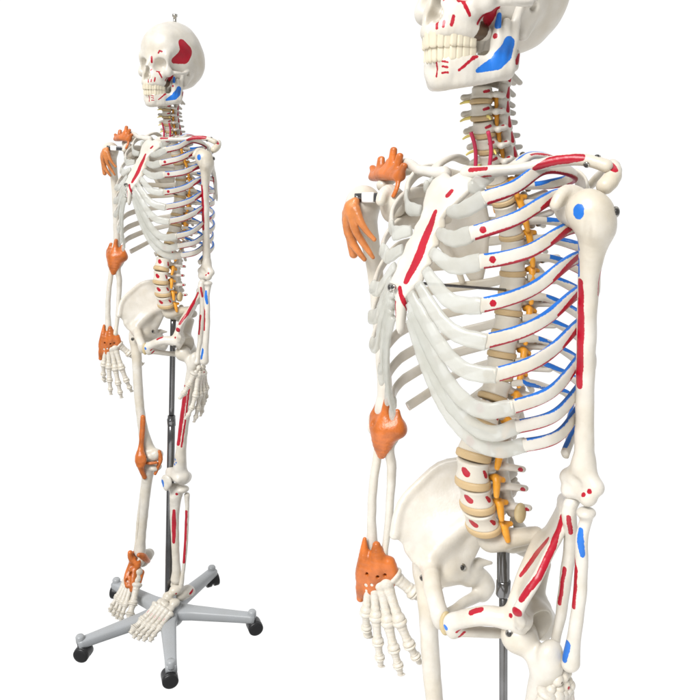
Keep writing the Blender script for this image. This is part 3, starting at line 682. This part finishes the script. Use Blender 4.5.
FH, KN = (.088, -.002, .882), (.075, .008, .47)
def femur(P):
    d = su(.010, ell(P, (.09, -.002, .882), (.0225, .0225, .0225)), cap(P, (.094, -.002, .88), (.122, -.006, .858), .0118, .0135), ell(P, (.133, -.006, .874), (.014, .018, .021)), cap(P, (.122, -.02, .85), (.112, -.024, .832), .009, .006))
    d = su(.014, d, chain(P, [(.128, -.006, .852, .0185), (.121, -.002, .81, .0158), (.114, .004, .74, .0148), (.105, .008, .65, .0144), (.096, .006, .57, .0156), (.09, .002, .525, .020), (.086, .0, .505, .022)], .015))
    d = su(.014, d, chain(P, [(.05, -.002, .492, .016), (.104, -.002, .494, .0165)]))
    d = su(.008, d, ell(P, (.053, -.008, .482), (.0155, .026, .019)), ell(P, (.1, -.008, .484), (.0155, .027, .019)))
    d = su(.012, d, cap(P, (.06, .018, .487), (.098, .018, .49), .009, .010))
    return ss(d, cap(P, (.077, -.04, .462), (.077, .002, .468), .0085), .006)
a, b = sdf2('femur', femur, (.028, -.048, .455), (.16, .034, .912), .002, 'bone',
    dict(red=[([(.113, .02, .772), (.106, .022, .70), (.097, .022, .61)], [.0095, .0102, .0085]), ([(.104, .02, .793), (.126, .010, .79)], .0028), ([(.126, .010, .79), (.119, .014, .70), (.108, .018, .6)], .0026)],
         blue=[([(.085, .022, .552)], .0036), ([(.092, .02, .545)], .003), ([(.086, .02, .537)], .0034)]))
rec('femur', a, 'femL'); rec('femur', b, 'femR')
pat = lambda P: su(.006, ell(P, (.072, .038, .480), (.0195, .0085, .0205)), ell(P, (.072, .04, .463), (.010, .007, .012)))
a, b = sdf2('patella', pat, (.045, .02, .445), (.1, .055, .508), .0014, 'bone', dict(blue=[([(.062, .045, .478), (.064, .046, .468)], .0065)]))
rec('patella', a, 'kneeL'); rec('patella', b, 'kneeR')
def tibia(P):
    d = su(.012, ell(P, (.054, -.004, .447), (.019, .024, .012)), ell(P, (.097, -.004, .447), (.018, .023, .012)),
           chain(P, [(.075, .0, .44, .023), (.074, .004, .415, .0195), (.071, .006, .37, .0158), (.07, .004, .29, .0138), (.071, .0, .2, .0132), (.072, -.002, .15, .0155), (.072, -.002, .122, .019)], .014), cap(P, (.074, .018, .42), (.072, .015, .40), .008, .006))
    return su(.006, d, cap(P, (.062, .0, .118), (.057, .002, .098), .0085, .006))
a, b = sdf2('tibia', tibia, (.028, -.032, .088), (.12, .032, .464), .0019, 'bone', dict(red=[([(.078, .018, .375), (.077, .017, .33), (.075, .016, .262)], [.005, .0078, .0055]), ([(.09, .018, .435)], .005)]))
rec('tibia', a, 'tibL'); rec('tibia', b, 'tibR')
fib = lambda P: su(.006, chain(P, [(.106, -.014, .425, .0095), (.106, -.015, .4, .0075), (.105, -.014, .3, .0068), (.101, -.01, .2, .0065), (.094, -.006, .13, .007), (.091, -.004, .10, .0085), (.09, -.004, .086, .005)], .008))
a, b = sdf2('fibula', fib, (.078, -.032, .074), (.122, .01, .44), .0016, 'bone', dict(red=[([(.107, -.008, .37), (.106, -.008, .28), (.102, -.004, .19)], .005)]))
rec('fibula', a, 'tibL'); rec('fibula', b, 'tibR')
# ---- foot: local frame x = lateral(+), f = forward, z = up, origin at the ankle joint
def tars(P):
    d = su(.006, ell(P, (0, .004, -.008), (.018, .026, .017)), ell(P, (.004, -.022, -.036), (.017, .03, .021)), cap(P, (.004, -.038, -.038), (.004, -.046, -.042), .019, .016))
    d = su(.008, d, ell(P, (-.008, .034, -.022), (.016, .014, .015)), ell(P, (.017, .03, -.036), (.013, .017, .013)))
    return su(.006, d, ell(P, (-.017, .056, -.032), (.010, .014, .012)), ell(P, (-.003, .056, -.029), (.009, .012, .012)), ell(P, (.008, .057, -.033), (.0085, .012, .011)), ell(P, (.021, .053, -.042), (.0105, .014, .010)))
V, Fc = nets(tars, (-.035, -.07, -.07), (.04, .08, .02), .0014)
tarsL = mesh('foot', V, Fc[:, ::-1], 'bone', dict(red=[([(.02, -.045, -.03), (.021, -.03, -.035)], .004), ([(.015, .02, -.01)], .003)])); tarsR = mesh('foot', V * A(-1, 1, 1), Fc, 'bone')
MT = [(-.020, .068, -.037, -.028, .118, -.062, .17), (-.004, .068, -.034, -.008, .130, -.062, .125), (.008, .068, -.037, .007, .127, -.063, .12), (.019, .066, -.042, .022, .121, -.064, .12), (.029, .062, -.048, .036, .112, -.065, .12)]
mt_p = sdf('metatarsal', bone_unit, (-.25, -.25, -1.15), (.25, .25, .2), .024, 'bone', dict(pink=[([(0, .1, -.45), (0, .1, -.6)], .004)]))
def foot(group, Ak, fw, lat, sd, me):
    fw = np.array(fw, float); fw /= np.linalg.norm(fw); la = np.array(lat, float); la -= fw * (la @ fw); la /= np.linalg.norm(la)
    up = np.cross(la, fw) * (1 if np.cross(la, fw)[2] > 0 else -1); Ak = np.array(Ak, float)
    X, Y, Z = bv(la) * sd, -bv(fw), bv(up)
    m = Matrix(((X[0], Y[0], Z[0]), (X[1], Y[1], Z[1]), (X[2], Y[2], Z[2]))).to_4x4()
    h = rec('foot', me, group, None, Matrix.Translation(bv(Ak)) @ m)
    w = lambda q: Ak + q[0] * la + q[1] * fw + q[2] * up
    for k, (x0, f0, z0, x1, f1, z1, g) in enumerate(MT):
        a = w((x0, f0, z0)); b = w((x1, f1, z1)); L_ = np.linalg.norm(b - a)
        rec('metatarsal', mt_p if sd > 0 else fb_me, group, h, seg(a, b - a, up, L_, .085 * (1.4 if k == 0 else 1.0)))
        d = (b - a) / L_; p = b + d * .003
        for j, l in enumerate((.026, .02) if k == 0 else (.022, .011, .010)):
            d = d * .96 + fw * (.22 if j == 0 else 0.) - up * (.0 if j == 0 else .16); d /= np.linalg.norm(d)
            last = j == (1 if k == 0 else 2)
            rec('toe_bone', tp_me if last else fb_me, group, h, seg(p, d, up, l, .078 * (1.35 if k == 0 else .9) * (1 - .08 * j)))
            p = p + d * l * 1.08
foot('body', (.060, .020, .118), (-.06, .98, -.07), (1, .06, 0), 1, tarsL)
foot('body', (-.106, .012, .155), (.16, .93, -.50), (-1, .17, 0), -1, tarsR)
# ================================================================== ORANGE LIGAMENTS (right side)
def lig_sh(P):
    d = chain(P, [(-.168, .032, 1.406, .006), (-.186, .028, 1.392, .008), (-.197, .018, 1.368, .0075), (-.197, .012, 1.332, .006)])
    d = su(.006, d, cap(P, (-.19, .024, 1.375), (-.188, .022, 1.345), .007, .004), chain(P, [(-.174, .036, 1.400, .0065), (-.18, .036, 1.374, .006), (-.174, .03, 1.348, .005), (-.160, .026, 1.332, .003)]), chain(P, [(-.170, .037, 1.398, .006), (-.164, .039, 1.376, .0052), (-.150, .033, 1.352, .0042), (-.138, .03, 1.338, .0025)]),
           chain(P, [(-.162, .036, 1.397, .006), (-.150, .036, 1.378, .0048), (-.136, .03, 1.362, .003)]))
    return d
rec('ligament', sdf('ligament', lambda P: lig_sh(P - A(.020, 0, -.007)), (-.2, -.01, 1.31), (-.1, .055, 1.425), .0014, 'lig_pale'), 'humR')
def lig_cr(P):
    d = chain(P, [(-.176, -.014, 1.434, .006), (-.158, -.008, 1.438, .0095), (-.138, -.002, 1.440, .0105), (-.118, .006, 1.437, .007)])
    for x, f, z, x1, f1, z1 in ((-.172, -.014, 1.438, -.180, -.018, 1.448), (-.158, -.008, 1.444, -.160, -.012, 1.462), (-.146, -.004, 1.444, -.142, -.006, 1.458), (-.136, -.002, 1.444, -.134, -.006, 1.475), (-.126, .002, 1.442, -.120, .0, 1.466), (-.118, .006, 1.438, -.108, .008, 1.452)):
        d = smin(d, cap(P, (x, f, z), (x1, f1, z1), .0062, .0042), .006)
    return su(.004, d, chain(P, [(-.118, .008, 1.436, .003), (-.114, .014, 1.424, .0025), (-.117, .018, 1.41, .0025)]))
rec('ligament', sdf('ligament', lambda P: lig_cr(((P - A(-.147, 0, 1.432)) / A(1.22, 1, .86)) + A(-.141, 0, 1.440)), (-.2, -.035, 1.4), (-.09, .035, 1.49), .0014, 'lig'))
def lig_el(P):
    d = su(.010, ell(P, (-.141, -.004, 1.078), (.034, .024, .021)), chain(P, [(-.141, .004, 1.072, .021), (-.141, .005, 1.05, .016), (-.142, .006, 1.03, .007)]),
           cap(P, (-.163, .0, 1.09), (-.160, .0, 1.108), .008, .005), cap(P, (-.138, .006, 1.095), (-.138, .004, 1.122), .008, .005), cap(P, (-.120, -.004, 1.09), (-.124, -.006, 1.107), .007, .004))
    return ss(d, cap(P, (-.1495, .02, 1.10), (-.149, .022, 1.085), .0055, .004), .004)
rec('ligament', sdf('ligament', lambda P: lig_el((P - A(-.141, -.004, 1.078)) / A(1.12, 1.05, 1.05) + A(-.141, -.004, 1.078) - A(.002, -.003, .006)), (-.19, -.038, 1.01), (-.095, .035, 1.135), .0013, 'lig'), 'foreR')
# wrist sheath in the right hand's own frame
def lig_wr(P):
    d = su(.010, chain(P, [(-.024, .002, -.046, .008), (-.024, .002, -.024, .0115), (-.020, .003, .002, .011), (-.019, .001, .024, .006), (-.018, 0, .040, .003)]), chain(P, [(-.010, .002, -.040, .012), (-.002, .003, -.014, .0145), (.002, .003, .012, .012), (.001, .003, .034, .006)]),
           chain(P, [(.012, .0, -.034, .011), (.020, -.001, -.012, .0115), (.019, .001, .006, .009)]), cap(P, (-.028, .0, -.044), (-.031, 0, -.062), .008, .006))
    for x, z in ((.004, -.012), (-.006, -.026), (.014, -.010), (-.013, -.010), (-.016, -.03)): d = ss(d, cap(P, (x, .0, z), (x, .03, z), .0022), .002)
    return d
V, Fc = nets(lig_wr, (-.052, -.026, -.075), (.046, .03, .055), .0013)
rec('ligament', mesh('ligament', V, Fc[:, ::-1], 'lig'), 'handR', None, frame(WR, (.85, -.53, 0), (.53, .85, .0)))
def lig_kn(P):
    return su(.008, chain(P, [(-.08, .020, .615, .008), (-.08, .026, .56, .0085), (-.078, .036, .512, .010), (-.073, .045, .482, .0165), (-.073, .042, .45, .010), (-.074, .028, .415, .008)], .01), ell(P, (-.073, .042, .482), (.022, .011, .026)))
rec('ligament', sdf('ligament', lig_kn, (-.105, .0, .4), (-.045, .065, .63), .0016, 'lig'), 'femR')
V, Fc = nets(lambda P: su(.006, chain(P, [(-.037, -.004, .50, .006), (-.032, -.004, .478, .007), (-.037, .0, .455, .006), (-.048, .006, .425, .005)]), chain(P, [(-.036, .012, .468, .0045), (-.055, .026, .466, .0045), (-.075, .03, .466, .0045)])), (-.09, -.02, .41), (-.018, .042, .515), .0016)
rec('ligament', mesh('ligament', V, Fc[:, ::-1], 'lig'), 'femR')
def lig_an(P):
    d = su(.010, chain(P, [(-.014, .010, .036, .008), (-.010, .016, .016, .011), (.006, .02, .0, .012), (.002, .032, -.014, .010)]), chain(P, [(.014, .006, .03, .007), (.018, -.004, .008, .010), (.017, -.008, -.014, .009), (.012, -.016, -.034, .008)]),
           chain(P, [(-.014, .016, .006, .008), (-.016, .04, -.016, .0115), (-.014, .062, -.024, .011), (-.004, .082, -.034, .008)]), chain(P, [(.0, .04, -.015, .011), (.008, .062, -.026, .010), (.012, .088, -.042, .007)]), cap(P, (.016, .03, -.03), (.022, .058, -.04), .010, .007), cap(P, (-.018, -.004, .01), (-.016, -.014, -.02), .009, .008))
    for x, f, z in ((-.002, .052, -.012), (.006, .012, .012), (-.008, .072, -.02)): d = ss(d, ell(P, (x, f, z), (.004, .006, .008)), .003)
    return d
V, Fc = nets(lig_an, (-.042, -.034, -.06), (.042, .105, .052), .0016)
rec('ligament', mesh('ligament', V, Fc[:, ::-1], 'lig'), 'body', None, frame((-.106, .012, .155), (1, -.17, 0), (.16, .93, -.50)))
# shoulder connector: a metal strip with a white sleeve joining humerus and scapula
V, Fc, _ = sweep(np.linspace((-.178, .030, 1.404), (-.132, .014, 1.404), 12), .0058, .0022, np.tile([.35, .9, .1], (12, 1)), 12, 4)
cn = rec('connector', mesh('connector', V, flipf(Fc), 'pole'))
V, Fc, _ = sweep(np.linspace((-.167, .0265, 1.404), (-.151, .021, 1.404), 6), .0068, .0034, np.tile([.35, .9, .1], (6, 1)), 12, 4)
rec('sleeve', mesh('sleeve', V, flipf(Fc), 'white_plastic'), 'body', cn)
screw((-.175, .0315, 1.404), (.2, 1, .1), .55, 'body', cn)
screw((.1835, -.004, 1.393), (1, .1, .1), 1.0, 'humL'); screw((.148, -.0225, 1.4468), (.1, .3, 1), .7); screw((.142, -.0125, 1.4385), (.1, .8, -.5), .6)

# ================================================================== STAND
AR, AC, ph0 = .270, (.043, .044), 117
def arm_mesh():
    n = 20; t = np.linspace(0, 1, n)
    p = np.stack([.028 + t * (AR - .028), 0 * t, .066 - .014 * t], 1)
    ha = np.interp(t, [0, .8, .93, 1], [.021, .0165, .016, .015]); hb = np.interp(t, [0, .2, .8, 1], [.026, .0185, .0135, .013])
    V, Fc, _ = sweep(p, ha * .9, hb * 1.25, np.tile([0, 1., 0], (n, 1)), 20, 3.6)
    return mesh('base_arm', V, flipf(Fc), 'grey')
arm_me = arm_mesh()
V, Fc = lathe([(.0001, -.001), (.0115, -.001), (.0125, .002), (.0125, .018), (.010, .022), (.0001, .0225)], 20)
knob_me = mesh('end_cap', V, flipf(Fc), 'grey')
V, Fc = lathe([(.0001, .032), (.044, .032), (.05, .042), (.05, .078), (.043, .086), (.024, .089), (.021, .100), (.0001, .101)], 40)
hub_me = mesh('hub', V, flipf(Fc), 'grey')
def wheel_mesh():
    V, Fc = lathe([(.0001, -.0105), (.012, -.0105), (.0205, -.009), (.0225, -.0065), (.0225, .0065), (.0205, .009), (.012, .0105), (.0001, .0105)], 28)
    return mesh('wheel', V, flipf(Fc), 'black')
wh_me = wheel_mesh()
def fork(P):
    d = smax(np.abs(P[:, 1]) - .0165, np.linalg.norm(P[:, [0, 2]] - A(.006, .025), axis=1) - .0225, .004)
    d = smax(d, .017 - P[:, 2], .004)
    d = smax(d, -(np.abs(np.abs(P[:, 1]) - .0) - .0001) * 0 - 1, .001)
    return su(.003, d, cap(P, (-.004, 0, .044), (-.004, 0, .058), .006))
fork_me = sdf('caster', fork, (-.03, -.024, .0), (.036, .024, .07), .0014, 'black')

def empty(name, label, cat, group, loc):
    o = bpy.data.objects.new(name, None); C.objects.link(o); o.empty_display_size = .1; o.location = loc
    o['label'] = label; o['category'] = cat
    if group: o['group'] = group
    return o
def add(name, me, parent, m, label=None):
    o = bpy.data.objects.new(name, me); C.objects.link(o); o.parent = parent; o.matrix_local = m
    if label: o['label'] = label
    return o
def skeleton(label, pos, dz, psi, lean, poses):
    a = math.atan(lean)
    W = Matrix.Translation((pos[0] - 1.45 * lean, pos[1], dz)) @ Matrix.Rotation(a, 4, 'Y') @ Matrix.Rotation(-psi, 4, 'Z')
    r = empty('skeleton_model', label, 'skeleton', 'anatomical skeletons on rolling stands', (0, 0, 0)); r.matrix_world = W
    obs = []; mats = []
    for name, me, g, par, mtx, lb, only in REC:
        m = poses.get(g, Matrix()) @ mtx
        p = r if par is None else obs[par]
        lm = m if par is None else mats[par].inverted() @ m
        obs.append(add(name, me, p, lm, lb)); mats.append(m)
    return r, W
def stand(label, W, psi, foot, top, sleeve_z, r_up=.0082, r_lo=.0112):
    f = W @ bv(foot)
    r = empty('rolling_stand', label, 'stand', 'rolling five-leg stands', (f.x, f.y, 0)); r.rotation_euler = (0, 0, -psi)
    Ri = Matrix.Rotation(psi, 4, 'Z')
    tp = Ri @ (W @ bv(top) - Vector((f.x, f.y, 0)))
    add('hub', hub_me, r, Matrix())
    d = Vector((tp.x, tp.y, tp.z)) ; b0 = Vector((-.012, .02, .09))
    for nm, z0, z1, rad in (('upper_pole', sleeve_z, tp.z, r_up), ('lower_pole', .085, sleeve_z + .02, r_lo)):
        q = lambda z: b0 + (d - b0) * ((z - .09) / (tp.z - .09))
        a, c = q(z0), q(z1)
        V, Fc = tube([np.array((a.x, -a.y, a.z)), np.array((c.x, -c.y, c.z))], rad, 8, 20)
        add(nm, mesh(nm, V, flipf(Fc), 'pole'), r, Matrix())
    c = q(sleeve_z); rm = max(r_up, r_lo) + .0012
    V, Fc = lathe([(.0001, -.012), (rm - .001, -.012), (rm, -.010), (rm, .010), (rm - .001, .012), (.0001, .012)], 24)
    add('collar', mesh('collar', V, flipf(Fc), 'pole'), r, Matrix.Translation(c))
    for k in range(5):
        t = math.radians(ph0 + 72 * k)
        x, y = math.cos(t), -math.sin(t)          # body (x, f) -> mesh (x, -f)
        am = Matrix.Rotation(math.atan2(y, x), 4, 'Z')
        ar = add('base_arm', arm_me, r, am)
        add('end_cap', knob_me, ar, Matrix.Translation((AR - .008, 0, .056)))
        sw = am.inverted() @ Matrix.Translation((x * (AR - .008), y * (AR - .008), 0)) @ Matrix.Rotation((.4, 1.9, 2.6, .9, 4.0)[k], 4, 'Z')
        cs = add('caster', fork_me, r, am @ sw)
        for s in (1, -1):
            add('wheel', wh_me, cs, Matrix.Translation((.006, s * .0105 if False else s * .0125, .0236)) @ Matrix.Rotation(math.pi / 2, 4, 'X'))
    return r

# canonical joints for the right side of the near skeleton are mirrored left ones
mx = lambda p: (-p[0], p[1], p[2])
def pel(yaw, o=(0, -.03, .93)):
    return Matrix.Translation(bv(o)) @ Matrix.Rotation(yaw, 4, 'Z') @ Matrix.Translation(-bv(o))
KNL, AKL = (.075, .0, .455), (.072, -.002, .105)
near = dict(girdleR=Matrix.Translation(bv((-.002, .014, 0))),head=Matrix.Translation(bv(O)) @ Matrix.Rotation(-.10, 4, 'X') @ Matrix.Translation(-bv(O)),
    humL=Matrix(), humR=align(mx(HH), mx(EL), (-.187, .012, 1.394), (-.186, -.014, 1.062)),
    foreL=Matrix(), foreR=align(mx(EL), mx(WL), (-.184, -.014, 1.062), (-.198, .014, .866)),
    handL=Matrix(), handR=Matrix(), pelvis=Matrix.Translation((.005, -.002, 0)) @ pel(-.11),
    femR=align(mx(FH), mx(KN), (-.086, -.012, .879), (-.088, -.016, .495)), femL=align(FH, KN, (.080, .026, .872), (.048, .02, .46)),
    kneeR=Matrix.Translation(bv((-.015, -.01, .02))), kneeL=Matrix.Translation(bv((-.012, .012, 0))),
    tibR=align(mx(KNL), mx(AKL), (-.088, -.018, .482), (-.106, .010, .160)), tibL=align(KNL, AKL, (.060, .01, .45), (.056, .02, .128)))
far = dict(
    humL=align(HH, EL, (.15, .01, 1.394), (.1345, -.018, 1.078)), humR=align(mx(HH), mx(EL), (-.189, .01, 1.396), (-.198, -.018, 1.083)),
    foreL=align(EL, WL, (.1345, -.018, 1.078), (.150, .02, .836)), foreR=align(mx(EL), mx(WL), (-.198, -.018, 1.083), (-.195, .02, .865)),
    handL=Matrix.Translation(bv((.017, .008, -.002))), handR=Matrix.Translation(bv((-.004, .004, -.004))), pelvis=Matrix.Translation((0, -.008, 0)) @ pel(-.06),
    femR=align(mx(FH), mx(KN), (-.086, -.004, .882), (-.066, .006, .498)), femL=align(FH, KN, (.079, .014, .858), (.043, .01, .455)),
    kneeR=Matrix.Translation(bv((.006, .0, .022))), kneeL=Matrix.Translation(bv((-.032, .003, -.013))),
    tibR=align(mx(KNL), mx(AKL), (-.066, .0, .484), (-.106, .010, .160)), tibL=align(KNL, AKL, (.043, .0, .438), (.056, .02, .125)))
r1, W1 = skeleton('smaller whole skeleton, skull to feet, hanging over the grey wheeled base', (-.5012, 2.2181), .0286, .531, .0502, far)
stand('grey five-armed base on black casters under the whole skeleton', W1, .531, (AC[0], AC[1], .0), (0, -.036, .95), .655)
r2, W2 = skeleton('large near skeleton with its cranium and legs cut off by the frame', (.1416, .9467), .0, .868, -.0611, near)
stand('dark steel pole behind the pelvis of the large near skeleton', W2, .868, (.03, .02, .0), (0, -.045, .96), .875, .0086, .0058)

# ================================================================== SETTING, LIGHT, CAMERA
V = np.array([(-2.6, -1.2, 0), (3.0, -1.2, 0), (3.0, 3.9, 0), (-2.6, 3.9, 0)], float)
fl = bpy.data.objects.new('floor', mesh('floor', V, [(3, 2, 1, 0)], 'floor', smooth=False)); C.objects.link(fl); fl['kind'] = 'structure'
w = bpy.data.worlds.new('World'); bpy.context.scene.world = w; w.use_nodes = True
# a white studio: the lit backdrop side is bright, the room behind the photographer darker
N = w.node_tree.nodes; L = w.node_tree.links
tc = N.new('ShaderNodeTexCoord'); sx = N.new('ShaderNodeSeparateXYZ'); L.new(tc.outputs['Generated'], sx.inputs[0])
mr = N.new('ShaderNodeMapRange'); mr.interpolation_type = 'SMOOTHSTEP'
mr.inputs['From Min'].default_value = .0; mr.inputs['From Max'].default_value = .45; mr.inputs['To Min'].default_value = .42; mr.inputs['To Max'].default_value = 1.06
L.new(sx.outputs['Y'], mr.inputs['Value']); L.new(mr.outputs[0], N['Background'].inputs[1]); N['Background'].inputs[0].default_value = (1, 1, 1, 1)
def area(name, loc, target, size, power):
    l = bpy.data.lights.new(name, 'AREA'); l.shape = 'RECTANGLE'; l.size = size[0]; l.size_y = size[1]; l.energy = power
    o = bpy.data.objects.new(name, l); C.objects.link(o); o.location = loc
    o.rotation_euler = (Vector(target) - Vector(loc)).to_track_quat('-Z', 'Y').to_euler(); o.visible_camera = True
    return o
area('softbox_lamp', (-3.6, -4.0, 7.6), (0, 1.6, .9), (4.0, 4.0), 1230)
cd = bpy.data.cameras.new('camera'); cam = bpy.data.objects.new('camera', cd); C.objects.link(cam)
cam.location = (0, 0, 1.4715); cam.rotation_euler = (math.pi / 2 - .2618, 0, 0)
cd.lens = 36 * 800 / 700; cd.sensor_width = 36; cd.clip_start = .01; cd.clip_end = 200
sc = bpy.context.scene; sc.camera = cam
sc.view_settings.view_transform = 'Standard'; sc.view_settings.look = 'None'; sc.view_settings.gamma = 1; sc.view_settings.exposure = 0
sc.cycles.max_bounces = 8; sc.cycles.transparent_max_bounces = 24
